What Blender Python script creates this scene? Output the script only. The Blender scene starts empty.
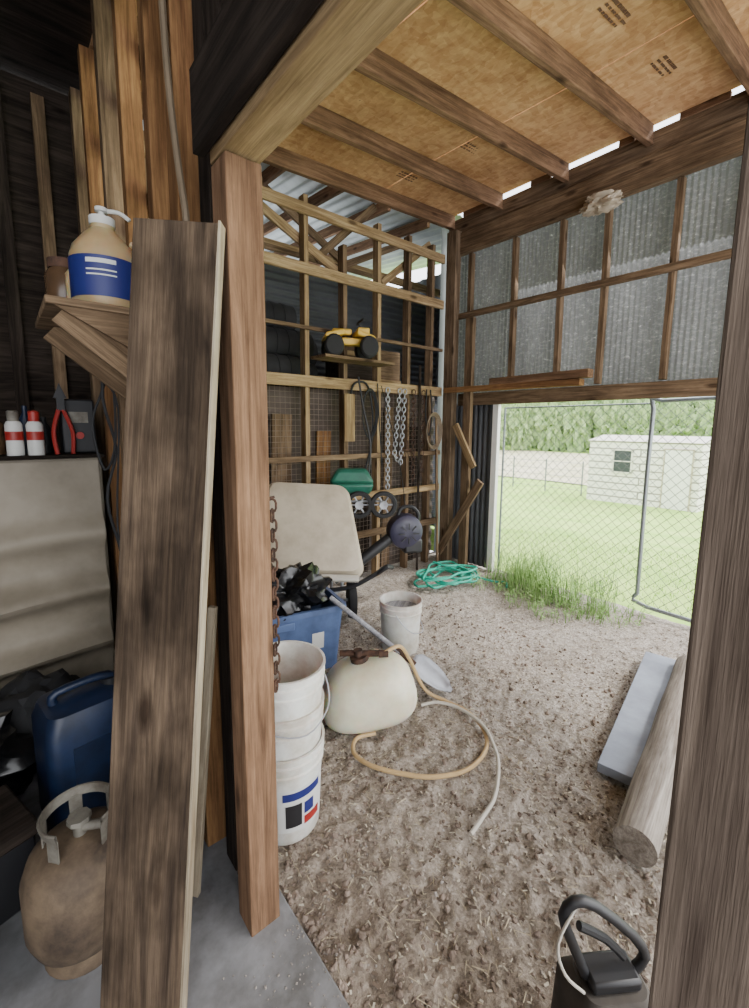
import bpy, bmesh, math, random
from mathutils import Vector, Matrix, Euler, noise
random.seed(7)
S=bpy.context.scene
COL=S.collection
def C(r,g,b,a=1.0):
    f=lambda c:(c/255/12.92) if c/255<=0.04045 else ((c/255+0.055)/1.055)**2.4
    return (f(r),f(g),f(b),a)
# ---------------------------------------------------------------- materials
def newmat(name):
    m=bpy.data.materials.new(name); m.use_nodes=True
    nt=m.node_tree; b=nt.nodes['Principled BSDF']
    return m,nt,b
def N(nt,t,**k):
    n=nt.nodes.new(t)
    for a,v in k.items(): setattr(n,a,v)
    return n
def ramp(nt,fac,stops):
    r=N(nt,'ShaderNodeValToRGB'); e=r.color_ramp.elements
    while len(e)<len(stops): e.new(0.5)
    for i,(p,c) in enumerate(stops): e[i].position=p; e[i].color=c
    nt.links.new(fac,r.inputs['Fac']); return r.outputs['Color']
def mapping(nt,scale,rand=True):
    tc=N(nt,'ShaderNodeTexCoord'); mp=N(nt,'ShaderNodeMapping'); mp.inputs['Scale'].default_value=scale
    nt.links.new(tc.outputs['Object'],mp.inputs['Vector'])
    if rand:
        oi=N(nt,'ShaderNodeObjectInfo'); mu=N(nt,'ShaderNodeVectorMath',operation='SCALE')
        cx=N(nt,'ShaderNodeCombineXYZ')
        for i in range(3): nt.links.new(oi.outputs['Random'],cx.inputs[i])
        nt.links.new(cx.outputs[0],mu.inputs[0]); mu.inputs['Scale'].default_value=37.0
        nt.links.new(mu.outputs[0],mp.inputs['Location'])
    return mp.outputs['Vector']
def noise_t(nt,vec,scale,detail=5,rough=0.6,dist=0):
    n=N(nt,'ShaderNodeTexNoise'); nt.links.new(vec,n.inputs['Vector'])
    n.inputs['Scale'].default_value=scale; n.inputs['Detail'].default_value=detail
    n.inputs['Roughness'].default_value=rough; n.inputs['Distortion'].default_value=dist
    return n.outputs['Fac']
def mix(nt,a,b,fac,mode='MIX'):
    m=N(nt,'ShaderNodeMix',data_type='RGBA',blend_type=mode)
    for s,v in ((6,a),(7,b)):
        if isinstance(v,tuple): m.inputs[s].default_value=v
        else: nt.links.new(v,m.inputs[s])
    if isinstance(fac,(int,float)): m.inputs[0].default_value=fac
    else: nt.links.new(fac,m.inputs[0])
    return m.outputs[2]
def bump(nt,b,h,st=0.3,d=0.01):
    bp=N(nt,'ShaderNodeBump'); bp.inputs['Strength'].default_value=st; bp.inputs['Distance'].default_value=d
    nt.links.new(h,bp.inputs['Height']); nt.links.new(bp.outputs['Normal'],b.inputs['Normal'])
def wood(name,light,dark,rough=0.9,stain=0.5,knots=True,st_col=(0.4,0.38,0.36,1)):
    m,nt,b=newmat(name)
    v=mapping(nt,(1.0,14.0,14.0))
    n1=noise_t(nt,v,1.6,6,0.6,1.2)
    v2=mapping(nt,(3,110,110)); n2=noise_t(nt,v2,1.0,4,0.75)
    v3=mapping(nt,(2.0,3.5,3.5)); n3=noise_t(nt,v3,1.0,4,0.6)
    n5=noise_t(nt,mapping(nt,(9,30,30)),1.0,5,0.75)
    c=ramp(nt,n1,[(0.32,dark),(0.5,tuple((x+y)/2 for x,y in zip(light,dark))),(0.66,light)])
    c=mix(nt,c,ramp(nt,n2,[(0.38,(0.5,0.48,0.46,1)),(0.58,(1,1,1,1))]),0.6,'MULTIPLY')
    c=mix(nt,c,ramp(nt,n5,[(0.3,(0.65,0.63,0.61,1)),(0.55,(1,1,1,1))]),0.5,'MULTIPLY')
    c=mix(nt,c,ramp(nt,n3,[(0.40,st_col),(0.60,(1.0,1.0,1.0,1))]),stain,'MULTIPLY')
    if knots:
        v4=mapping(nt,(2.4,7,7)); vo=N(nt,'ShaderNodeTexVoronoi'); vo.inputs['Scale'].default_value=1.0
        nt.links.new(v4,vo.inputs['Vector'])
        c=mix(nt,c,ramp(nt,vo.outputs['Distance'],[(0.07,(0.16,0.12,0.1,1)),(0.17,(1,1,1,1))]),0.8,'MULTIPLY')
    nt.links.new(c,b.inputs['Base Color']); b.inputs['Roughness'].default_value=rough
    b.inputs['Specular IOR Level'].default_value=0.15
    bump(nt,b,n2,0.5,0.005)
    return m
def plain(name,col,rough=0.5,metal=0.0,var=0.25,vs=6,dirt=None,bs=0.1,bsc=60,trans=0,sss=0):
    m,nt,b=newmat(name)
    v=mapping(nt,(1,1,1)); n=noise_t(nt,v,vs,5,0.65)
    dk=dirt if dirt else tuple(x*(1-var) for x in col[:3])+(1,)
    c=ramp(nt,n,[(0.35,dk if var or dirt else col),(0.62,col)])
    nt.links.new(c,b.inputs['Base Color'])
    b.inputs['Roughness'].default_value=rough; b.inputs['Metallic'].default_value=metal
    if trans: b.inputs['Transmission Weight'].default_value=trans
    if sss:
        b.inputs['Subsurface Weight'].default_value=sss; b.inputs['Subsurface Scale'].default_value=0.05
    bump(nt,b,noise_t(nt,v,bsc,3,0.6),bs,0.003)
    return m
def osb(name):
    m,nt,b=newmat(name)
    v=mapping(nt,(1,1,1),True)
    vd=mapping(nt,(14,30,20)); vo=N(nt,'ShaderNodeTexVoronoi'); nt.links.new(vd,vo.inputs['Vector']); vo.inputs['Scale'].default_value=1.0
    vd2=mapping(nt,(34,13,20)); vo2=N(nt,'ShaderNodeTexVoronoi'); nt.links.new(vd2,vo2.inputs['Vector']); vo2.inputs['Scale'].default_value=1.0
    bw=N(nt,'ShaderNodeRGBToBW'); nt.links.new(vo.outputs['Color'],bw.inputs[0])
    bw2=N(nt,'ShaderNodeRGBToBW'); nt.links.new(vo2.outputs['Color'],bw2.inputs[0])
    A=[(0.2,C(188,142,100)),(0.5,C(206,162,118)),(0.8,C(220,180,136))]
    c=mix(nt,ramp(nt,bw.outputs[0],A),ramp(nt,bw2.outputs[0],A),0.5)
    fine=noise_t(nt,mapping(nt,(50,20,20)),1.0,5,0.7)
    c=mix(nt,c,ramp(nt,fine,[(0.35,(0.78,0.74,0.69,1)),(0.6,(1,1,1,1))]),0.5,'MULTIPLY')
    big=noise_t(nt,v,1.6,6,0.65)
    c=mix(nt,c,ramp(nt,big,[(0.34,(0.56,0.48,0.42,1)),(0.56,(1,1,1,1))]),0.7,'MULTIPLY')
    nt.links.new(c,b.inputs['Base Color']); b.inputs['Roughness'].default_value=0.85
    b.inputs['Specular IOR Level'].default_value=0.2
    bump(nt,b,bw.outputs[0],0.12,0.002); return m
M={}
M['oldwood']=wood('old_wood',C(150,126,100),C(96,78,60))
M['beamwood']=wood('beam_wood',C(154,132,108),C(98,80,64))
M['joist']=wood('joist_wood',C(152,120,94),C(104,79,60))
M['post']=wood('post_wood',C(158,124,96),C(106,80,60),stain=0.5)
M['plank']=wood('plank_wood',C(118,100,82),C(64,53,44),stain=0.9,st_col=(0.28,0.27,0.26,1))
M['plankedge']=wood('plank_edge_wood',C(182,170,148),C(136,120,98),knots=False,stain=0.3)
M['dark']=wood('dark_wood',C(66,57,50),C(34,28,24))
M['rail']=wood('rail_wood',C(190,164,126),C(138,112,80),stain=0.3)
M['rightpost']=wood('right_post_wood',C(144,128,114),C(90,77,68),stain=0.4)
M['header']=wood('header_wood',C(178,152,114),C(124,100,70),stain=0.3)
M['warm']=wood('warm_board_wood',C(164,124,84),C(110,76,50))
M['grey']=wood('weathered_grey_wood',C(184,186,192),C(142,142,150),stain=0.2,knots=False)
M['bluegrey']=plain('blue_grey_board_paint',C(152,160,174),0.8,0,0.15,3,dirt=C(126,132,144),bs=.2)
M['logwood']=wood('log_wood',C(178,170,160),C(128,118,108),stain=0.3,knots=False)
M['osb']=osb('osb_sheathing')
M['conc']=plain('concrete',C(136,136,138),0.85,0,0.3,4,dirt=C(92,90,88),bs=0.4)
M['galv']=plain('galvanised_steel',C(150,156,160),0.45,0.6,0.2)
M['wire']=plain('wire_steel',C(120,124,124),0.5,0.5,0.1)
M['rustwire']=plain('rusty_wire',C(140,126,112),0.8,0.2,0.3)
M['rust']=plain('rusty_iron',C(92,66,52),0.85,0.3,0.5,20,dirt=C(50,38,32))
M['white']=plain('bucket_white_plastic',C(222,220,214),0.45,0,0.1,5,dirt=C(180,170,156),sss=0.1)
M['whitepaint']=plain('white_paint',C(236,236,232),0.6,0,0.05)
M['blue']=plain('blue_plastic',C(84,104,146),0.5,0,0.2,5,dirt=C(66,82,116))
M['dkblue']=plain('dark_blue_plastic',C(26,42,72),0.4,0,0.3,5,dirt=C(16,26,44))
M['black']=plain('black_plastic',C(34,34,37),0.5,0,0.3)
M['rubber']=plain('black_rubber',C(36,36,38),0.8,0,0.3)
M['bag']=plain('black_bag',C(20,20,22),0.25,0,0.2)
M['beige']=plain('beige_plastic',C(196,184,164),0.55,0,0.2,2.2,dirt=C(158,144,124))
M['cream']=plain('cream_translucent_plastic',C(228,224,202),0.35,0,0.12,4,dirt=C(200,192,164),sss=0.6)
M['teal']=plain('teal_hose',C(40,170,144),0.4,0,0.1)
M['tan']=plain('tan_hose',C(190,160,114),0.5,0,0.2)
M['greyhose']=plain('grey_hose',C(190,184,172),0.5,0,0.1)
M['darkhose']=plain('dark_tan_hose',C(120,104,84),0.6,0,0.2)
M['green']=plain('green_paint',C(40,110,90),0.45,0,0.3)
M['yellow']=plain('yellow_plastic',C(222,182,72),0.45,0,0.2)
M['purple']=plain('dark_purple_plastic',C(54,52,72),0.4,0,0.2)
M['metal']=plain('worn_steel',C(170,172,178),0.45,0.4,0.25)
M['cab']=plain('cabinet_dirty_paint',C(154,144,128),0.6,0,0.2,1.6,dirt=C(118,108,92))
M['tank']=plain('tank_tan_paint',C(116,98,78),0.75,0.0,0.4,6,dirt=C(62,50,40),bs=.4)
M['collar']=plain('collar_paint',C(130,126,116),0.6,0.1,0.3,10,dirt=C(84,76,66))
M['red']=plain('red_plastic',C(160,44,38),0.45,0,0.2)
M['label_blue']=plain('label_blue',C(32,40,104),0.5,0,0.1)
M['label_white']=plain('label_white',C(206,206,202),0.6,0,0.05)
M['amber']=plain('amber_glass',C(84,64,46),0.25,0,0.3)
M['dusty']=plain('dusty_can_paint',C(72,66,60),0.8,0,0.3,8,dirt=C(46,42,38))
M['jug']=plain('jug_plastic',C(188,162,122),0.35,0,0.2,sss=.5)
M['glass']=plain('dark_glass',C(44,50,58),0.3,0,0.1)
M['roofmetal']=plain('roof_metal',C(176,184,186),0.5,0.2,0.3,2)
M['darkmetal']=plain('dark_siding_metal',C(82,84,88),0.55,0.2,0.3,2)
M['brownsiding']=plain('brown_siding',C(88,76,68),0.8,0,0.4,3)
M['trunk']=plain('bark',C(84,70,56),0.9,0,0.4)
M['shedroof']=plain('shed_roof',C(226,222,214),0.8,0,0.2)
M['straw']=plain('straw',C(196,182,154),0.9,0,0.3)
M['shaving']=plain('wood_shaving',C(206,196,176),0.9,0,0.35,2)
M['mulch']=plain('mulch_chip',C(124,108,94),0.95,0,0.4,2,dirt=C(84,71,60))
M['ink']=plain('stamp_ink',C(108,78,58),0.8,0,0.3)
def leafmat(name,a,bb,sc):
    m,nt,b=newmat(name); v=mapping(nt,(1,1,1)); n=noise_t(nt,v,sc,6,0.75)
    nt.links.new(ramp(nt,n,[(0.35,a),(0.62,bb)]),b.inputs['Base Color']); b.inputs['Roughness'].default_value=0.9
    b.inputs['Specular IOR Level'].default_value=0.1
    bump(nt,b,n,0.5,0.1); return m
M['leaf']=leafmat('tree_foliage',C(110,138,92),C(168,190,134),2.2)  # greens lightened so distance haze is part of the foliage colour
M['weed']=leafmat('weed_leaf',C(112,144,84),C(164,196,122),4)
M['lawn']=leafmat('lawn_grass',C(152,192,92),C(184,212,120),1.2)
def siding():
    m,nt,b=newmat('translucent_siding')
    v=mapping(nt,(1,1,1),False)
    v2=mapping(nt,(1,20,34),False); n2=noise_t(nt,v2,1.0,3,0.85)
    v3=mapping(nt,(1,4,1.2),False); n3=noise_t(nt,v3,1.0,3,0.6)
    c=ramp(nt,n2,[(0.48,C(112,112,114)),(0.64,C(136,136,138)),(0.74,C(206,206,204))])  # brightest stop paints streaks of light shining through into the sheet colour
    c=mix(nt,c,ramp(nt,n3,[(0.35,(0.76,0.76,0.76,1)),(0.65,(1,1,1,1))]),1.0,'MULTIPLY')
    nt.links.new(c,b.inputs['Base Color']); b.inputs['Roughness'].default_value=0.7
    b.inputs['Specular IOR Level'].default_value=0.25
    tr=N(nt,'ShaderNodeBsdfTranslucent'); nt.links.new(c,tr.inputs['Color'])
    mx=N(nt,'ShaderNodeMixShader'); mx.inputs[0].default_value=0.17
    nt.links.new(b.outputs[0],mx.inputs[1]); nt.links.new(tr.outputs[0],mx.inputs[2])
    nt.links.new(mx.outputs[0],nt.nodes['Material Output'].inputs['Surface']); return m
M['siding']=siding()
def gravelmat():
    m,nt,b=newmat('gravel_dirt'); v=mapping(nt,(1,1,1),False)
    big=noise_t(nt,v,1.6,5,0.6); fine=noise_t(nt,v,70,6,0.8); mid=noise_t(nt,v,14,6,0.75)
    vo=N(nt,'ShaderNodeTexVoronoi'); vo.inputs['Scale'].default_value=100; nt.links.new(v,vo.inputs['Vector'])
    bw=N(nt,'ShaderNodeRGBToBW'); nt.links.new(vo.outputs['Color'],bw.inputs[0])
    c=ramp(nt,fine,[(0.3,C(122,115,107)),(0.5,C(180,171,160)),(0.7,C(222,215,204))])
    c=mix(nt,c,ramp(nt,bw.outputs[0],[(0.2,C(132,124,116)),(0.55,C(182,174,165)),(0.85,C(222,216,208))]),0.45)
    c=mix(nt,c,ramp(nt,mid,[(0.36,(0.6,0.56,0.52,1)),(0.55,(1,1,1,1))]),0.5,'MULTIPLY')
    c=mix(nt,c,ramp(nt,big,[(0.35,(0.8,0.77,0.74,1)),(0.62,(1,1,1,1))]),0.8,'MULTIPLY')
    sx=N(nt,'ShaderNodeSeparateXYZ'); nt.links.new(v,sx.inputs[0])
    mr=N(nt,'ShaderNodeMapRange'); nt.links.new(sx.outputs[0],mr.inputs[0]); mr.inputs[1].default_value=0.8; mr.inputs[2].default_value=2.0
    # browner soil close to the slab, dry litter toward the gate
    c=mix(nt,c,ramp(nt,mr.outputs[0],[(0.0,(0.82,0.77,0.72,1)),(1.0,(1,1,1,1))]),1.0,'MULTIPLY')
    nt.links.new(c,b.inputs['Base Color']); b.inputs['Roughness'].default_value=1.0
    b.inputs['Specular IOR Level'].default_value=0.05
    ad=N(nt,'ShaderNodeMath',operation='ADD'); nt.links.new(fine,ad.inputs[0]); nt.links.new(mid,ad.inputs[1])
    bump(nt,b,ad.outputs[0],0.9,0.011); return m
M['gravel']=gravelmat()
M['stone']=plain('stone',C(176,168,160),0.9,0,0.4,1.5,dirt=C(118,110,103),bs=0.3)
M['clod']=plain('dirt_clod',C(146,130,117),1.0,0,0.4,3,dirt=C(98,84,74),bs=0.3)
def shedmat():
    m,nt,b=newmat('shed_lap_siding'); v=mapping(nt,(1,1,1),False)
    tc=N(nt,'ShaderNodeSeparateXYZ'); nt.links.new(v,tc.inputs[0])
    cx=N(nt,'ShaderNodeCombineXYZ'); nt.links.new(tc.outputs[1],cx.inputs[0]); nt.links.new(tc.outputs[2],cx.inputs[1])
    br=N(nt,'ShaderNodeTexBrick'); nt.links.new(cx.outputs[0],br.inputs['Vector']); br.inputs['Scale'].default_value=1.0
    br.inputs['Brick Width'].default_value=60; br.inputs['Row Height'].default_value=0.24; br.inputs['Mortar Size'].default_value=0.024
    br.inputs['Color1'].default_value=C(240,237,231); br.inputs['Color2'].default_value=C(236,232,224); br.inputs['Mortar'].default_value=C(150,144,136)
    nt.links.new(br.outputs['Color'],b.inputs['Base Color']); b.inputs['Roughness'].default_value=0.8; return m
M['shed']=shedmat()
# ---------------------------------------------------------------- mesh builder
class MB:
    def __init__(s): s.v=[]; s.f=[]
    def add(s,v,f):
        o=len(s.v); s.v+= [Vector(p) for p in v]; s.f+=[tuple(i+o for i in q) for q in f]; return s
    def box(s,c,d,R=None):
        c=Vector(c); vs=[]
        for x in (-.5,.5):
            for y in (-.5,.5):
                for z in (-.5,.5):
                    p=Vector((x*d[0],y*d[1],z*d[2]))
                    if R: p=R@p
                    vs.append(c+p)
        return s.add(vs,[(0,1,3,2),(4,6,7,5),(0,4,5,1),(2,3,7,6),(0,2,6,4),(1,5,7,3)])
    def lathe(s,prof,n=24,c=(0,0,0),R=None,caps=True):
        c=Vector(c); vs=[]; fs=[]
        for r,z in prof:
            for i in range(n):
                a=2*math.pi*i/n; p=Vector((r*math.cos(a),r*math.sin(a),z))
                if R: p=R@p
                vs.append(c+p)
        for j in range(len(prof)-1):
            for i in range(n):
                k=(i+1)%n; fs.append((j*n+i,j*n+k,(j+1)*n+k,(j+1)*n+i))
        if caps:
            fs.append(tuple(range(n))[::-1]); b=(len(prof)-1)*n; fs.append(tuple(b+i for i in range(n)))
        return s.add(vs,fs)
    def cyl(s,p1,p2,r1,r2=None,n=14):
        p1=Vector(p1);p2=Vector(p2); r2=r1 if r2 is None else r2
        d=p2-p1; R=d.to_track_quat('Z','Y').to_matrix()
        return s.lathe([(r1,0),(r2,d.length)],n,p1,R)
    def tube(s,pts,r,n=7,closed=False,sm=4):
        P=[Vector(p) for p in pts]
        if sm>1:
            Q=[];L=len(P); rng=range(L) if closed else range(L-1)
            for i in rng:
                g=(lambda k:P[k%L]) if closed else (lambda k:P[max(0,min(L-1,k))])
                a,b,c,d=g(i-1),g(i),g(i+1),g(i+2)
                for t in range(sm):
                    t/=sm
                    Q.append(0.5*((2*b)+(c-a)*t+(2*a-5*b+4*c-d)*t*t+(3*b-a-3*c+d)*t**3))
            if not closed: Q.append(P[-1])
            P=Q
        L=len(P); vs=[];fs=[]; up=None
        for i in range(L):
            if closed: T=P[(i+1)%L]-P[i-1]
            else: T=P[min(L-1,i+1)]-P[max(0,i-1)]
            if T.length<1e-9: T=Vector((0,0,1))
            T.normalize()
            if up is None: up=T.orthogonal().normalized()
            up=(up-T*up.dot(T))
            if up.length<1e-6: up=T.orthogonal()
            up.normalize(); b=T.cross(up)
            for k in range(n):
                a=2*math.pi*k/n; vs.append(P[i]+(up*math.cos(a)+b*math.sin(a))*r)
        for i in range(L if closed else L-1):
            j=(i+1)%L
            for k in range(n):
                l=(k+1)%n; fs.append((i*n+k,i*n+l,j*n+l,j*n+k))
        if not closed: fs.append(tuple(range(n))[::-1]); fs.append(tuple((L-1)*n+k for k in range(n)))
        return s.add(vs,fs)
    def obj(s,name,mat,parent=None,loc=(0,0,0),rot=None,smooth=True,bevel=0,kind=None,label=None,cat=None,group=None,flip=False):
        me=bpy.data.meshes.new(name); me.from_pydata(s.v,[],s.f); 
        bm=bmesh.new(); bm.from_mesh(me); bmesh.ops.recalc_face_normals(bm,faces=bm.faces); bm.to_mesh(me); bm.free()
        if smooth:
            me.polygons.foreach_set('use_smooth',[True]*len(me.polygons)); me.set_sharp_from_angle(angle=math.radians(38))
        me.materials.append(M[mat] if isinstance(mat,str) else mat)
        o=bpy.data.objects.new(name,me); COL.objects.link(o); o.location=loc
        if rot is not None: o.rotation_euler=rot if not isinstance(rot,Matrix) else rot.to_euler()
        if parent: o.parent=parent
        if bevel:
            m=o.modifiers.new('bevel','BEVEL'); m.width=bevel; m.segments=2; m.limit_method='ANGLE'
        tag(o,label,cat,group,kind); return o
def tag(o,label=None,cat=None,group=None,kind=None):
    if label: o['label']=label
    if cat: o['category']=cat
    if group: o['group']=group
    if kind: o['kind']=kind
def thing(name,loc,label,cat,rot=(0,0,0),group=None,sc=1):
    e=bpy.data.objects.new(name,None); COL.objects.link(e); e.location=loc; e.rotation_euler=rot; e.empty_display_size=0.1
    e.scale=(sc,sc,sc) if isinstance(sc,(int,float)) else sc
    tag(e,label,cat,group); return e
def beam(name,p1,p2,w,h,mat,wv=(0,0,1),label=None,cat=None,group=None,kind=None,bevel=0.003,parent=None,warp=0.0):
    """length along local X, w along wv (local Y), h = thickness (local Z)"""
    p1=Vector(p1);p2=Vector(p2); d=(p2-p1); L=d.length; d.normalize()
    wv=Vector(wv); wv=(wv-d*wv.dot(d)).normalized(); n=d.cross(wv)
    R=Matrix((d,wv,n)).transposed()
    ns=8; b=MB(); vs=[];fs=[]
    s1=random.random()*6
    for i in range(ns+1):
        t=i/ns; x=-L/2+L*t; q=warp*math.sin(t*math.pi+s1)
        for a,c in ((-1,-1),(1,-1),(1,1),(-1,1)): vs.append((x,a*w/2+q,c*h/2))
    for i in range(ns):
        for k in range(4):
            l=(k+1)%4; fs.append((i*4+k,i*4+l,i*4+4+l,i*4+4+k))
    fs.append((3,2,1,0)); e=ns*4; fs.append((e,e+1,e+2,e+3))
    b.add(vs,fs)
    return b.obj(name,mat,loc=(p1+p2)/2,rot=R,smooth=False,bevel=bevel,label=label,cat=cat,group=group,kind=kind,parent=parent)
def corr(name,o,u,v,W,H,per,amp,mat,**k):
    o=Vector(o);u=Vector(u).normalized();v=Vector(v).normalized();n=u.cross(v)
    nu=int(W/per*8); vs=[];fs=[]
    for i in range(nu+1):
        a=i/8*2*math.pi; x=W*i/nu
        for y in (0,H): vs.append(o+u*x+v*y+n*amp*math.sin(a))
    for i in range(nu): fs.append((2*i,2*i+2,2*i+3,2*i+1))
    return MB().add(vs,fs).obj(name,mat,smooth=True,**k)

# ---------------------------------------------------------------- camera
cam=bpy.data.cameras.new('camera'); co=bpy.data.objects.new('camera',cam); COL.objects.link(co)
cam.sensor_fit='HORIZONTAL'; cam.sensor_width=36; cam.lens=36*441/749; cam.clip_start=0.02; cam.clip_end=300
cam.shift_y=-20/749
R=Matrix.Rotation(math.radians(-40),3,'Z')@Matrix.Rotation(math.radians(82.5),3,'X')@Matrix.Rotation(math.radians(0.4),3,'Z')
co.matrix_world=Matrix.Translation((0,0,1.6))@R.to_4x4(); S.camera=co

# ---------------------------------------------------------------- ground
def gz(x,y):
    near=max(0,min(1,(2.6-x)/1.2))
    return 0.02*noise.noise(Vector((x*2,y*2,0)))+(0.008+.010*near)*noise.noise(Vector((x*8,y*8,3)))+(0.005+.013*near)*noise.noise(Vector((x*19,y*19,7)))+(.004+.005*near)*noise.noise(Vector((x*42,y*42,2)))-0.006
def grid(x0,x1,y0,y1,st,fz):
    nx=int((x1-x0)/st);ny=int((y1-y0)/st); vs=[];fs=[]
    for i in range(nx+1):
        for j in range(ny+1):
            x=x0+(x1-x0)*i/nx;y=y0+(y1-y0)*j/ny; vs.append((x,y,fz(x,y)))
    for i in range(nx):
        for j in range(ny):
            a=i*(ny+1)+j; fs.append((a,a+ny+1,a+ny+2,a+1))
    return MB().add(vs,fs)
grid(0.6,4.2,-1.6,3.75,0.014,gz).obj('floor','gravel',kind='structure')
MB().box((-1.19,1.2,-0.03),(3.6,5.4,0.09)).obj('floor.001','conc',kind='structure',smooth=False,bevel=0.006)
def lz(x,y):
    t=max(0,min(1,(x-4.2)/11)); t=t*t*(3-2*t)
    return -0.02-1.0*t+0.06*noise.noise(Vector((x*.3,y*.3,1)))*min(1,(x-4.2)/2)
grid(4.2,110,-25,85,0.7,lz).obj('lawn','lawn',kind='structure')
def field():
    m,nt,b=newmat('dry_field'); v=mapping(nt,(1,1,1)); n=noise_t(nt,v,0.8,5,0.6)
    nt.links.new(ramp(nt,n,[(0.35,C(186,184,140)),(0.6,C(212,204,178))]),b.inputs['Base Color']); b.inputs['Roughness'].default_value=0.9; return m
grid(20,44,-5,50,0.9,lambda x,y:lz(x,y)+0.04).obj('dry_field_ground',field(),kind='structure')
bm0=bmesh.new(); bmesh.ops.create_icosphere(bm0,subdivisions=1,radius=1); iv=[v.co.copy() for v in bm0.verts]; ifc=[tuple(v.index for v in f.verts) for f in bm0.faces]; bm0.free()
def scatter(name,n,mat,fx,smin,smax,label,cat,yr=(-.3,3.3)):
    b=MB()
    for i in range(n):
        x=fx(); y=random.uniform(*yr); s=random.uniform(smin,smax) if random.random()<.3 else random.uniform(smin,(smin+smax)/2)
        e=Euler((random.random()*6,random.random()*6,random.random()*6)).to_matrix(); z=gz(x,y) if x>.6 else .015
        b.add([e@Vector((p.x*s*random.uniform(.6,1.4),p.y*s*random.uniform(.6,1.3),p.z*s*.8))+Vector((x,y,z+s*.25)) for p in iv],ifc)
    b.obj(name,mat,smooth=False,kind='stuff',label=label,cat=cat)
scatter('gravel_stones',5000,'stone',lambda:0.62+random.random()*3.3,.002,.008,'small loose stones strewn over the gravel floor','gravel')
scatter('dirt_clods',3600,'clod',lambda:0.62+random.random()**2.0*2.4,.003,.015,'crumbly brown dirt clods near the slab edge','dirt',(-.2,2.6))
scatter('slab_grit',320,'stone',lambda:0.6-random.random()**2*.25,.0015,.005,'grit scattered along the concrete slab edge','grit',(.15,1.1))
def flakes(name,n,mat,l0,l1,w0,w1,label,cat):
    b=MB()
    for i in range(n):
        x=0.62+random.random()*3.4; y=random.uniform(-0.2,3.3); a=random.random()*6.28; L=random.uniform(l0,l1); w=random.uniform(w0,w1)
        z=gz(x,y)+random.uniform(.003,.008); dx,dy=math.cos(a),math.sin(a); t=random.uniform(-.4,.4)*w
        b.add([(x-dy*w,y+dx*w,z+t),(x+dy*w,y-dx*w,z-t),(x+dx*L+dy*w,y+dy*L-dx*w,z-t+random.uniform(-.3,.3)*L*.3),(x+dx*L-dy*w,y+dy*L+dx*w,z+t+.001)],[(0,1,2,3)])
    b.obj(name,mat,smooth=False,kind='stuff',label=label,cat=cat)
flakes('straw_bits',4400,'straw',.012,.05,.0006,.0013,'pale straw and twig bits scattered over the dirt floor','straw')
flakes('wood_shavings',6500,'shaving',.006,.018,.0012,.0034,'fine pale wood shavings covering the dirt floor','shavings')
flakes('mulch_chips',4500,'mulch',.008,.026,.002,.005,'dark bark mulch chips mixed into the dirt floor','mulch')

# ---------------------------------------------------------------- lean-to structure
def jz(x,y): return 3.75-(4-x)*(.05+.045*max(0,min(1.6,2.9-y)))
for y in (0.2,0.85,1.49,2.15,2.82,3.43):
    beam('ceiling_joist',(0.6,y,jz(.6,y)+.07),(3.99,y,jz(3.99,y)+.07),0.14,0.045,'joist',label='brown wooden ceiling joist under the strand board roof',cat='joist',group='ceiling joists',warp=.004)
cp=MB(); yl=[-1.7,-.6,0.2,0.85,1.49,2.15,2.82,3.2,3.58]
for i,(a,c) in enumerate(((.55,1.75),(1.758,2.98),(2.988,4.0))):
    vs=[];fs=[]
    for y in yl:
        for x in (a,c): vs.append((x,y,jz(x,y)+.142))
    n0=len(vs); vs+=[(x,y,z+.012) for x,y,z in vs]
    for j in range(len(yl)-1):
        fs.append((2*j,2*j+1,2*j+3,2*j+2)); fs.append((n0+2*j,n0+2*j+2,n0+2*j+3,n0+2*j+1))
        fs.append((2*j,2*j+2,n0+2*j+2,n0+2*j)); fs.append((2*j+1,n0+2*j+1,n0+2*j+3,2*j+3))
    cp.add(vs,fs)
cp.obj('ceiling','osb',kind='structure',smooth=False)
for (sx,sy) in ((2.25,1.8),(2.0,2.5),(3.0,2.45),(2.5,1.15),(3.2,1.15),(2.9,3.1),(3.4,1.8),(1.5,1.75)):
    st=MB()
    for r in range(3):
        xx=0
        while xx<0.2:
            w=random.uniform(.008,.03); x=sx+xx; y=sy+r*.035
            st.box((x,y,jz(x,y)+.1405),(w,.014 if r else .02,.001)); xx+=w+random.uniform(.006,.014)
    st.obj('sheathing_stamp','ink',smooth=False,label='faded ink stamp printed on the roof sheathing',cat='stamp',group='sheathing stamps')
beam('top_plate',(4.02,-1.6,3.765),(4.02,3.5,3.765),0.17,0.045,'beamwood',label='brown wooden top plate beam over the gate wall',cat='beam',warp=.008)
for ya,yb in ((2.95,3.3),(2.3,2.5),(1.6,1.72),(1.0,1.3),(.3,.5)):
    beam('eave_block',(4.0,ya,3.86),(4.0,yb,3.865),0.05,0.03,'joist',label='short wooden block tucked in the eave gap',cat='block',group='eave blocks')
beam('ledger_board',(4.01,-1.6,3.57),(4.01,3.42,3.57),0.22,0.07,'oldwood',wv=(0,0,1),label='brown ledger board below the top plate',cat='beam')
for y in (3.2,2.66,2.17,1.78,1.27,0.84,0.35,-.1):
    beam('gate_wall_stud',(4.045,y,1.98),(4.045,y,3.455),0.045,0.06,'oldwood',wv=(0,1,0),label='brown wooden stud on the corrugated gate wall',cat='wall stud',group='gate wall studs',warp=.005)
beam('gate_wall_rail',(3.995,-1,2.81),(3.995,3.32,2.81),0.06,0.035,'oldwood',label='brown wooden cross rail on the corrugated wall',cat='wall rail',group='gate wall rails')
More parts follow.
